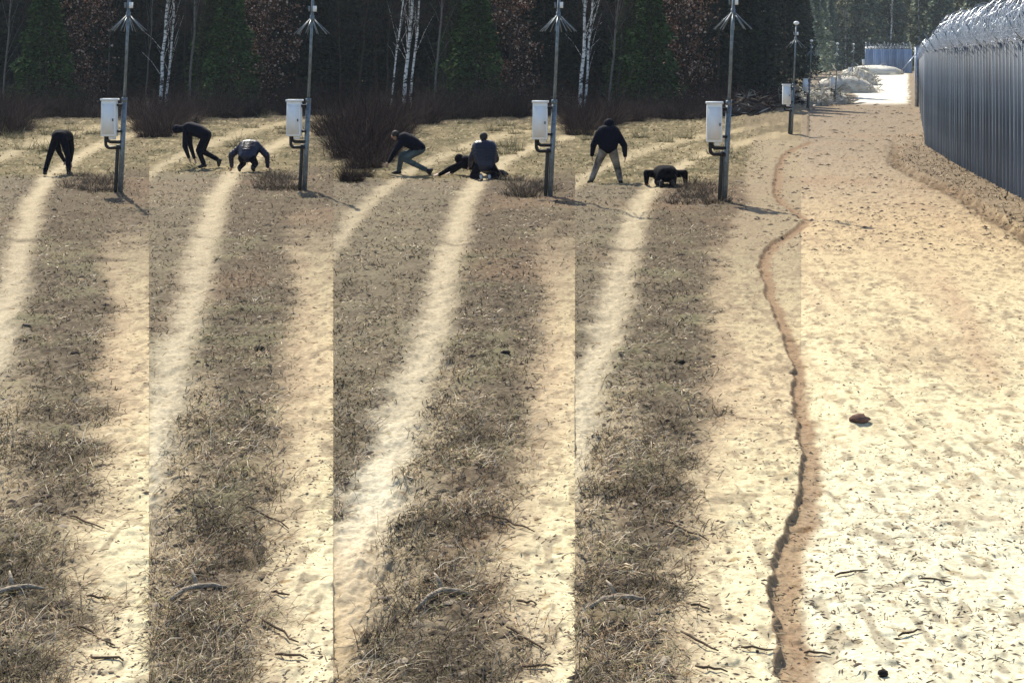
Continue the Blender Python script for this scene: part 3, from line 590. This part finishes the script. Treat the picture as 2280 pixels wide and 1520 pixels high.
# H: face down, elbows raised
person(spot(1485, 414), dict(pel=(0,.05,.30), che=(0,.45,.28), nek=(0,.62,.24), hd=(0,.74,.20), face=(0,.5,-1), hipL=(-.12,.05,.28), hipR=(.12,.05,.28),
    knL=(-.18,.35,.10), anL=(-.15,-.12,.10), toL=(-.17,-.20,.045), heL=(-.15,-.17,.14), knR=(.18,.35,.10), anR=(.12,-.12,.10), toR=(.14,-.20,.045), heR=(.12,-.17,.14),
    shL=(-.24,.42,.28), shR=(.24,.42,.28), elL=(-.46,.28,.31), haL=(-.47,.24,.09), hdL=(0,.5,-.3), elR=(.46,.28,.31), haR=(.48,.24,.09), hdR=(0,.5,-.3)),
    'person down on the ground with both elbows raised beside the body', (M_blk, M_navt), fat=1.12)

# ------------------------------------------------------------------ trees
def cards(P, D, size, aspect, cols, droop=0):
    n = len(P); D = D/np.linalg.norm(D, axis=1, keepdims=True); U = rng.normal(size=(n, 3)); S = np.cross(D, U); S /= np.linalg.norm(S, axis=1, keepdims=True)
    l = (size*rng.uniform(.6, 1.4, n))[:, None]; w_ = l*aspect
    V = np.stack([P - S*w_*.25, P + D*l*.5 - S*w_*.6 , P + D*l, P + D*l*.5 + S*w_*.6], 1).reshape(-1, 3)
    return V, np.arange(n*4).reshape(-1, 4), np.repeat(cols, 4, 0)
def spruce_mesh(h, rad, n, pal, low=.0, sz=.24):
    t = rng.random(n)**.75; zb = h*(low + (1-low)*(1-(1-t)**.9)); env = rad*(1-(zb-h*low)/(h*(1-low)))**.85
    lay = np.sin(zb*9.5/rad)*.14 + 1; th = rng.uniform(0, 2*np.pi, n) ; th = np.round(th*5)/5 + rng.normal(0, .09, n)
    ir = .72 + .5*vnoise(th*1.3 + 40, zb*.8, 5); rr = env*lay*ir*np.sqrt(rng.uniform(.02, 1., n)); P = np.stack([np.cos(th)*rr, np.sin(th)*rr, zb - rr*.32 + rng.normal(0, .05, n)], -1)
    D = np.stack([np.cos(th), np.sin(th), np.full(n, -.25)], -1) + rng.normal(0, .35, (n, 3))
    C = np.array(pal)[rng.integers(0, len(pal), n)]*rng.uniform(.6, 1.4, (n, 1))
    return cards(P, D, np.full(n, sz), .55, C)
def broad_mesh(h, rad, n, pal, z0=.18, sz=.13, clumps=70):
    cz = h*(z0 + (1-z0)*rng.random(clumps)); k = (cz/h-z0)/(1-z0); er = rad*np.sqrt(np.clip(1-(2*k-.85)**2*.75, .05, 1)); th = rng.uniform(0, 6.28, clumps); r0 = er*np.sqrt(rng.random(clumps))
    Cc = np.stack([np.cos(th)*r0, np.sin(th)*r0, cz], -1); i = rng.integers(0, clumps, n)
    P = Cc[i] + rng.normal(0, 1, (n, 3))*np.array([.34, .34, .24]); D = rng.normal(size=(n, 3)) + np.array([0, 0, -.4])
    C = np.array(pal)[rng.integers(0, len(pal), n)]*rng.uniform(.6, 1.4, (n, 1)); V, Q, CC = cards(P, D, np.full(n, sz), .8, C)
    return V, Q, CC, Cc
def trunk_mb(h, r0, lean=(0, 0), seg=7, limbs=(), crook=.05, n=8):
    mb = MB(); P = []
    for i in range(seg+1):
        t = i/seg; P.append((lean[0]*h*t + random.uniform(-crook, crook)*(i > 0), lean[1]*h*t + random.uniform(-crook, crook)*(i > 0), h*t - .15*(i == 0)))
    mb.tube(P, [r0*(1.25 if i == 0 else 1)*(1-.75*i/seg) for i in range(seg+1)], n)
    for tgt in limbs:
        zt = max(.3, tgt[2]*random.uniform(.5, .8)); a_ = Vector((lean[0]*zt, lean[1]*zt, zt)); b_ = Vector(tgt); m_ = (a_+b_)/2 + Vector((0,0,.15))
        mb.tube([a_, m_, b_], [r0*.2, r0*.11, r0*.04], 5)
    return mb
def tree(name, crown_me, trunk_me, loc, rot, s, label, cat='tree', group=None, trunk_s=None):
    r = bpy.data.objects.new(name, None); col.objects.link(r); r.location = loc; r.rotation_euler = (0, 0, rot); r.scale = s if hasattr(s, '__len__') else (s, s, s)
    if trunk_me: link('trunk', trunk_me, r)
    if crown_me: link('crown', crown_me, r)
    tag(r, label, cat, group); return r
dk = [(.022,.036,.024), (.018,.028,.026), (.030,.046,.024), (.014,.022,.022)]
gr = [(.045,.095,.026), (.034,.068,.024), (.07,.115,.034), (.024,.042,.02)]
def sp_me(h, rad, n, pal, low, sz, nm, mt=None):
    V, Q, C = spruce_mesh(h, rad, n, pal, low, sz); return mesh_np(nm, V, [Q], [mt or M_leaf], cols=C)
dark_me = [sp_me(13, 2.3, 5200, dk, .04, .30, 'crown') for _ in range(3)]
green_me = [sp_me(9, 2.5, 6500, gr, .02, .24, 'crown') for _ in range(2)]
tr_d = [trunk_mb(12.5, .16).mesh('trunk', M_bark, True) for _ in range(2)]; tr_g = trunk_mb(8.6, .12).mesh('trunk', M_bark, True)
rust = [(.19,.085,.05), (.13,.065,.042), (.28,.17,.115), (.07,.042,.03), (.04,.028,.022), (.48,.36,.29), (.04,.028,.024)]  # palest tint paints sunlit leaves into the crown
oak = []
for _ in range(2):
    V, Q, C, Cc = broad_mesh(9.5, 2.0, 5200, rust, .08, .15, 75)
    oak.append((mesh_np('crown', V, [Q], [M_leaf], cols=C), trunk_mb(8.6, .14, limbs=Cc[::2], crook=.12).mesh('trunk', M_bark, True)))
def wood_pt(gx, Y): return Vector(((gx-1140)*Y/3000, Y, gz((gx-1140)*Y/3000, Y)-.03))
lane_name = ['the lone bending person', 'the stooping hooded person', 'the crouching person in jeans', 'the standing person in khaki trousers']
# per lane: green spruce, rust-leaved oak, big dark spruces
for s, (dx, dy) in enumerate(LANE):
    who = lane_name[s]
    tree('spruce_tree', green_me[s % 2], tr_g, wood_pt(1060+dx, 84), random.random()*6, (1, 1, .98), f'young green spruce at the wood edge behind {who}')
    if s != 0: tree('spruce_tree', green_me[(s+1) % 2], tr_g, wood_pt(1015+dx, 88), random.random()*6, .86, f'smaller green spruce left of the rust-leaved oak behind {who}')
    tree('oak_tree', oak[s % 2][0], oak[s % 2][1], wood_pt(1135+dx, 87.5), random.random()*6, 1., f'oak with rust brown withered leaves behind {who}')
    for j, (gx, Y, q) in enumerate(((1210, 90, 1.), (1262, 93, .95), (1178, 96, 1.05))):
        if s < 3 and gx+dx > EDGES[s]+8: continue
        tree('spruce_tree', dark_me[(s+j) % 3], tr_d[j % 2], wood_pt(gx+dx, Y), random.random()*6, q, f'blackish green spruce right of the oak behind {who}', group=f'dark spruces right of oak {s+1}')
for gx, Y, q in ((1650, 104, 1.), (1690, 118, 1.05), (1735, 135, 1.), (1768, 150, 1.05), (1790, 168, .95)):
    tree('spruce_tree', dark_me[random.randrange(3)], tr_d[0], wood_pt(gx, Y), random.random()*6, q, 'dark spruce along the wood edge between the masts', group='spruces along the wood edge')
# birches and thin bare stems
def birch(gx_top, gx_base, Y, r0, label, h=12, mat=M_birch, name='birch_tree', group=None):
    p = wood_pt(gx_base, Y); topz = 2.85 + 150*Y/3000; k = ((gx_top-gx_base)*Y/3000)/topz
    me = trunk_mb(h, r0, (k, random.uniform(-.01, .01)), 10, [(k*z + random.uniform(-1.2, 1.2), random.uniform(-1, 1), z+random.uniform(.6, 1.6)) for z in np.linspace(3.2, h*.95, 12)], crook=.07).mesh('trunk', mat, True)
    r = bpy.data.objects.new(name, None); col.objects.link(r); r.location = p; link('trunk', me, r)
    n = 500; zz = rng.uniform(.45*h, h, n); P = np.stack([k*zz + rng.normal(0, .7, n), rng.normal(0, .7, n), zz], -1); V, Q, C = cards(P, np.tile([0., 0, -1.], (n, 1)) + rng.normal(0, .5, (n, 3)), np.full(n, .5), .05, np.tile([.05, .036, .03], (n, 1)))
    link('crown', mesh_np('crown', V, [Q], [M_leaf], cols=C), r); tag(r, label, 'tree', group); return r
birch(372, 353, 83, .125, 'thick white birch trunk, the left one of the pair behind the stooping hooded person')
birch(388, 369, 84, .085, 'thinner birch trunk, right of the thick one behind the stooping hooded person')
birch(918, 899, 82, .125, 'thick white birch trunk behind the crouching person in jeans')
birch(934, 913, 83, .085, 'thinner birch trunk right of the thick one behind the crouching person in jeans')
birch(897, 868, 80, .055, 'slim crooked birch left of the birch pair behind the crouching person in jeans')
birch(1305, 1290, 82, .125, 'thick white birch trunk behind the standing person in khaki trousers')
birch(1319, 1301, 83, .085, 'thinner birch trunk right of the thick one behind the standing person')
birch(24, 6, 84, .07, 'slim grey stem at the wood edge near the lone bending person', mat=M_bare, name='bare_tree')
for a_, b_, who in ((436, 421, lane_name[1]), (986, 966, lane_name[2]), (1376, 1356, lane_name[3])):
    birch(a_, b_, 83.5, .085, f'thin pale grey bare stem beside the green spruces behind {who}', mat=M_bare, name='bare_tree')
    birch(a_+14, b_+16, 86, .06, f'thinnest bare stem deeper in the wood behind {who}', mat=M_bark, name='bare_tree')
# dim wood further in
label_w = 'blackish spruce deep in the dark wood'
k = 0
for Y, x0, x1, st in ((97, -360, 1640, 62), (105, -420, 1680, 66), (114, -450, 1720, 70), (126, -480, 1780, 74)):
    for gx in np.arange(x0, x1, st):
        p = wood_pt(gx + random.uniform(-22, 22), Y + random.uniform(-3, 3)); tree('spruce_tree', dark_me[k % 3], tr_d[k % 2], p, random.random()*6, random.uniform(.95, 1.3), label_w, group='spruces deep in the dark wood'); k += 1
for gx in list(np.arange(-340, 1500, 44)):                # bare poles among them
    if random.random() < .75:
        birch(gx + random.uniform(-10, 22), gx + random.uniform(-12, 12), random.uniform(88, 102), random.uniform(.04, .08), 'dim bare stem among the spruces of the dark wood', 11, random.choice([M_bark, M_bark, M_bare]), 'bare_tree', 'bare stems in the dark wood')
# mixed wood beyond the fence and far sand, leaf tints paled with painted haze
hazed = [(.24,.29,.22), (.19,.235,.195), (.31,.34,.235), (.15,.185,.17)]
pine_me = [sp_me(20, 3.6, 5200, hazed, .05, .55, 'crown', M_thin) for _ in range(2)]; tr_p = trunk_mb(19, .2).mesh('trunk', M_bare, True)
V, Q, C, Cc = broad_mesh(19, 4.2, 4200, [(.2,.23,.15), (.17,.18,.13), (.27,.29,.19), (.22,.21,.17)], .1, .45, 90)
ash_me = mesh_np('crown', V, [Q], [M_thin], cols=C); ash_tr = trunk_mb(17, .22, limbs=Cc[::2], crook=.15).mesh('trunk', M_bare, True)
k = 0
for Y, x0, x1, st in ((232, 1800, 2520, 42), (250, 1770, 2560, 44), (275, 1740, 2600, 50), (305, 1500, 2700, 55)):
    for gx in np.arange(x0, x1, st):
        g_ = gx + random.uniform(-14, 14); YY = Y + random.uniform(-6, 6); p = Vector(((g_-1140)*YY/3000, YY, 2.1))
        if k % 3 == 2: tree('broadleaf_tree', ash_me, ash_tr, p, random.random()*6, random.uniform(.9, 1.2), 'grey green broadleaf tree in the hazy wood beyond the fence', group='broadleaf trees beyond the fence')
        else: tree('pine_tree', pine_me[k % 2], tr_p, p, random.random()*6, random.uniform(.9, 1.2), 'grey green conifer in the hazy wood beyond the fence', group='conifers beyond the fence')
        k += 1
for gx, tz, Y in ((1830, 1, 205), (1815, 1, 188), (1850, 1, 222), (1795, 1, 176)):
    p = wood_pt(gx, Y); tree('pine_tree', pine_me[k % 2], tr_p, p, random.random()*6, .62, 'grey green conifer behind the pale brush heaps', group='conifers behind the brush heaps'); k += 1
for i, (a_, b_, r_) in enumerate(((1988, 1980, .17), (1885, 1882, .15), (1902, 1897, .13), (1955, 1953, .2), (2044, 2048, .15), (2092, 2090, .12), (2180, 2176, .14))):
    birch(a_, b_, 226 + i, r_, 'pale birch trunk in the hazy wood beyond the white sand bank', 19, M_birch, 'birch_tree', 'birches beyond the sand bank')
# the far mass of the wood
n = 26000; gxx = rng.uniform(-3500, 4500, n); Y = rng.uniform(340, 365, n); P = np.stack([(gxx-1140)*Y/3000, Y, 2 + 28*rng.random(n)*(.8+.2*np.sin(gxx*.02))], -1)
V, Q, C = cards(P, rng.normal(size=(n, 3)), np.full(n, 3.0), .8, np.array([(.09,.11,.095), (.07,.09,.08), (.11,.13,.10)])[rng.integers(0, 3, n)])
o = link('far_forest', mesh_np('far_forest', V, [Q], [M_leaf], cols=C)); tag(o, 'distant dark forest closing the view', 'forest', kind='stuff')

# ------------------------------------------------------------------ shrubs and brush
def brush_me(nm, n, h, rad, pal, w_=.014, spread=.6, seg=3):
    a_ = rng.uniform(0, 6.28, n); r0 = rad*np.sqrt(rng.random(n)); p = np.stack([np.cos(a_)*r0, np.sin(a_)*r0, np.full(n, -.05)], -1)
    L_ = h*rng.uniform(.3, 1., n)/seg; d = np.stack([np.cos(a_)*spread, np.sin(a_)*spread, np.full(n, .9)], -1)*rng.uniform(.5, 1, (n, 1)) + rng.normal(0, .3, (n, 3))
    b2 = rng.uniform(0, 6.28, n); S = np.stack([np.cos(b2), np.sin(b2), np.zeros(n)], -1)*w_; V = [p-S, p+S]
    for i in range(seg):
        p = p + d*L_[:, None]; p[:, 2] = np.maximum(p[:, 2], .03); k = 1-.7*(i+1)/seg; V += [p-S*k, p+S*k]; d = d + rng.normal(0, .55, (n, 3)); d[:, 2] -= .12
    V = np.stack(V, 1).reshape(-1, 3); i = np.arange(n)[:, None]*(2*seg+2)
    Q = np.concatenate([i + np.array([[2*j, 2*j+1, 2*j+3, 2*j+2]]) for j in range(seg)]); C = np.repeat(np.array(pal)[rng.integers(0, len(pal), n)]*rng.uniform(.6, 1.4, (n, 1)), 2*seg+2, 0)
    return mesh_np(nm, V, [Q], [M_leaf], cols=C)
red = [(.045,.026,.023), (.032,.020,.019), (.065,.04,.034), (.022,.016,.015), (.075,.055,.045)]
shrub = [brush_me('shrub', 900, 1.7, .9, red, .011, .7, 4) for _ in range(3)]
bram = [brush_me('bramble', 900, 1.15, .75, [(.026,.016,.015), (.018,.013,.013), (.04,.022,.020), (.06,.04,.033)], .011, .65, 5) for _ in range(3)]
tuft = [brush_me('grass_tuft', 160, .34, .4, [(.32,.27,.16), (.24,.2,.11), (.17,.16,.07), (.40,.34,.22)], .012, .8) for _ in range(2)]
weed = [brush_me('dead_weed', 110, .30, .30, [(.17,.13,.095), (.24,.19,.13), (.09,.07,.055)], .008, .8) for _ in range(2)]
for gx in np.arange(-60, 1640, 21):
    base = np.interp(gx, [-60, 0, 120, 332, 345, 480, 742, 750, 870, 1000, 1280, 1290, 1400, 1560, 1640], [272, 272, 256, 244, 272, 252, 240, 290, 272, 256, 244, 275, 262, 250, 238])
    p = at(gx + random.uniform(-9, 9), base + random.uniform(-8, 14)); o = link('shrub', random.choice(shrub), loc=p, rot=(0, 0, random.random()*6), scale=(random.uniform(.7, 1.3), random.uniform(.7, 1.3), random.uniform(.45, 1.25))); tag(o, 'leafless reddish brown shrub at the foot of the dark wood', 'shrub', 'bare shrubs along the wood edge')
for gx, gy, s in ((795, 392, .5), (812, 374, .65), (832, 360, .75), (848, 346, .8), (800, 352, 1.15), (825, 335, 1.2), (850, 322, 1.1), (786, 330, 1.2), (805, 312, 1.3), (835, 300, 1.3), (862, 300, 1.1), (788, 300, 1.3), (782, 404, .4), (880, 296, 1.), (815, 290, 1.3), (855, 286, 1.2)):
    o = link('bramble', random.choice(bram), loc=at(gx, gy), rot=(0, 0, random.random()*6), scale=(s*.95, s*.95, s*.85)); tag(o, 'dark tangled bramble beside the crouching person in jeans', 'bramble', 'brambles beside the crouching person in jeans')
for gx, gy, s in ((8, 300, .8), (30, 292, .8), (345, 305, .7), (362, 296, .7), (1290, 300, .6), (1300, 288, .8), (340, 290, .8), (-10, 285, 1)):
    o = link('shrub', random.choice(shrub), loc=at(gx, gy), rot=(0, 0, random.random()*6), scale=s); tag(o, 'low leafless shrub standing out in the straw coloured field', 'shrub', 'low shrubs in the field')
for s, (dx, dy) in enumerate(LANE):
    for k in range(16):
        gx, gy = random.uniform(1125, 1215)+dx, random.uniform(398, 440)+dy
        if s < 3 and gx > EDGES[s]-4: continue
        o = link('dead_weed', random.choice(weed), loc=at(gx, gy), rot=(0, 0, random.random()*6), scale=random.uniform(.6, 1.2)); tag(o, f'dead brown weed left of the mast near {lane_name[s]}', 'weed', f'dead weeds by mast {s+1}')
    for k in range(14):
        gx, gy = random.uniform(870, 1270)+dx, random.uniform(275, 345)+dy
        if gx < (EDGES[s-1] if s else -20) + 6 or gx > EDGES[s]-6: continue
        o = link('grass_tuft', random.choice(tuft), loc=at(gx, gy), rot=(0, 0, random.random()*6), scale=random.uniform(.6, 1.1)); tag(o, f'straw coloured grass tuft in the field behind {lane_name[s]}', 'grass tuft', f'grass tufts in field {s+1}')
# heaps of cut brush and sand along the far edge
def heap(gx, gy, w_, h, pal, label, twigs=500, base=M_bark, Y=None):
    p = at(gx, gy) if Y is None else Vector(((gx-1140)*Y/3000, Y, float(rise(Y))))
    r = bpy.data.objects.new('brush_heap', None); col.objects.link(r); r.location = p
    n = twigs; a_ = rng.uniform(0, 6.28, n); rr = np.sqrt(rng.random(n)); P = np.stack([np.cos(a_)*rr*w_, np.sin(a_)*rr*w_*.6, (1-rr**2)*h*rng.uniform(.6, 1.05, n)], -1)
    V, Q, C = cards(P, rng.normal(size=(n, 3))*np.array([1, 1, .5]), np.full(n, .9), .09, np.array(pal)[rng.integers(0, len(pal), n)]*rng.uniform(.6, 1.4, (n, 1)))
    link('twigs', mesh_np('twigs', V, [Q], [M_leaf], cols=C), r); mb = MB(); mb.ball((0, 0, 0), 1, 14, 8, (w_*.92, w_*.55, h*.8), jit=.12); mb.build('core', base, r, True); tag(r, label, 'heap')
M_pales = noise_mat('pale_sandy_rubble', (.50, .46, .39), (.70, .66, .57), 1.5, .95, .1, .6, bdist=.1)
M_brownb = noise_mat('brown_brush_soil', (.06, .045, .035), (.13, .10, .08), 2, .95, .1, .6, bdist=.1)
for s, (dx, dy) in enumerate(LANE):
    heap(1275+dx-(14 if s < 3 else 0), 246+dy, 1.1 if s < 3 else 1.6, 1.25, red+[(.30,.27,.23)], f'dark cut branch heap past the mast near {lane_name[s]}', 420, M_brownb)
heap(1708, 246, 1.4, 1.0, red+[(.30,.27,.23)], 'low heap of reddish branches left of the mast at the rill head', 420, M_brownb)
heap(1742, 238, 1.3, 1.1, red+[(.4,.36,.3)], 'heap of branches with bleached tips behind the mast at the rill head', 420, M_brownb)
pal_h = [(.55,.52,.45), (.42,.40,.34), (.30,.29,.22), (.64,.60,.52)]
for gx, gy, w_, h, lab in ((1826, 232, 2.6, 1.3, 'pale heap of bleached brush between two sensor masts'), (1882, 215, 3.3, 2.0, 'largest pale heap of bleached brush beside the white sand bank'), (1912, 207, 2.2, 1.9, 'grey brush heap against the left side of the white sand bank'), (1800, 236, 1.6, .8, 'low pale heap of rubble behind a sensor mast')):
    heap(gx, gy, w_, h, pal_h, lab, 500, M_pales)
heap(1940, 0, 4.6, 1.6, [(.7,.66,.56), (.6,.56,.46)], 'white sunlit mound at the top of the sand bank', 60, noise_mat('white_sand_mound', (.66,.62,.5), (.8,.76,.66), 1, .95, .1, .4, bdist=.1), Y=186)

# ------------------------------------------------------------------ logs, sticks, stones
def crooked(v): return [v*(i/5) + Vector((random.uniform(-.008,.008), random.uniform(-.02,.02), random.uniform(0,.008)))*(0 < i < 5) for i in range(6)]
M_log = noise_mat('weathered_log', (.16, .13, .095), (.46, .39, .30), 26, .95, .1, .6, 0, (1, 5, 5))
M_stick = noise_mat('dark_stick', (.05, .035, .025), (.11, .08, .055), 12, .95, .1, .5)
M_stone = noise_mat('brown_clod', (.085, .05, .04), (.17, .105, .085), 14, .95, .1, .7)
M_stone2 = noise_mat('dark_stone', (.012, .010, .010), (.03, .026, .024), 14, .9, .1, .5)
for s, (dx, dy) in enumerate(LANE):
    a_, m_, b_ = at(925+dx, 1364+dy, .012), at(985+dx, 1332+dy, .022), at(1056+dx, 1334+dy, .012)
    mb = MB(); mb.tube([a_-a_, (m_-a_)*.5+Vector((0,0,.02)), m_-a_, (m_+b_)/2-a_+Vector((0,0,.012)), b_-a_], [.008, .014, .017, .014, .006], 9)
    lg = mb.build('fallen_branch', M_log, smooth=True, loc=a_); mb = MB(); q = m_-a_; mb.tube([q, q+Vector((-.03,.05,.05)), q+Vector((-.05,.09,.06))], [.014,.01,.004], 6); mb.build('side_twig', M_log, lg)
    tag(lg, f'thick weathered branch in the verge of the lane of {lane_name[s]}', 'branch')
    mb = MB(); mb.ball((0,0,.01), .032, 9, 6, (1.7,1,.7), .25); o = mb.build('stone', M_stone2, loc=at(1126+dx, 797+dy, -.008), smooth=True); tag(o, f'small black stone in the verge of the lane of {lane_name[s]}', 'stone')
    for j, (x0, y0, x1, y1) in enumerate(((1128, 1402, 1212, 1448), (1160, 1478, 1232, 1488), (1150, 1340, 1192, 1345), (1085, 1150, 1190, 1192))):
        if s == 0 and j == 9: continue
        a_, b_ = at(x0+dx, y0+dy, .012), at(x1+dx, y1+dy, .012); mb = MB(); mb.tube(crooked(b_-a_), [.005, .007, .006, .006, .005, .003], 6)
        o = mb.build('stick', M_stick, loc=a_); tag(o, f'{["long bent", "short stout", "bleached crooked", "slender"][j]} stick on the sand edge, lane of {lane_name[s]}', 'stick')
mb = MB(); mb.ball((0,0,.02), .056, 12, 8, (1.4,1,.8), .22); o = mb.build('earth_clod', M_stone, loc=at(1914, 940), smooth=True); tag(o, 'reddish brown clod of earth alone on the pale raked sand', 'clod')
mb = MB(); mb.ball((0,0,.012), .020, 10, 7, (1.2,1,.9), .2); o = mb.build('earth_clod', M_stone2, loc=at(1966, 1505), smooth=True); tag(o, 'small black clod at the end of the brown smear in the sand', 'clod')
for j, (x0, y0, x1, y1, lab) in enumerate(((1858, 1282, 1932, 1276, 'short thick twig on the white sand'), (2045, 1292, 2118, 1300, 'long thin twig on the white sand'), (2000, 1418, 2052, 1402, 'twig near the bottom of the white sand'), (1650, 1448, 1722, 1456, 'dark twig touching the damp rill bank'), (1790, 1442, 1850, 1452, 'dark twig beside the rill on the white sand'))):
    a_, b_ = at(x0, y0, .01), at(x1, y1, .01); mb = MB(); mb.tube(crooked(b_-a_), [.004, .006, .006, .005, .005, .003], 6); o = mb.build('stick', M_stick, loc=a_); tag(o, lab, 'stick')

# ------------------------------------------------------------------ thin haze in the air
mb = MB(); mb.box((0, 190, 16), (900, 420, 36)); m = bpy.data.materials.new('haze'); m.use_nodes = True; N = m.node_tree.nodes; N.clear()
pv = N.new('ShaderNodeVolumePrincipled'); pv.inputs['Color'].default_value = (.80, .90, 1, 1); pv.inputs['Density'].default_value = .0002; pv.inputs['Anisotropy'].default_value = .1
ou = N.new('ShaderNodeOutputMaterial'); m.node_tree.links.new(pv.outputs[0], ou.inputs['Volume']); o = mb.build('haze', m); o['kind'] = 'stuff'; tag(o, 'thin pale haze hanging in the air', 'haze')
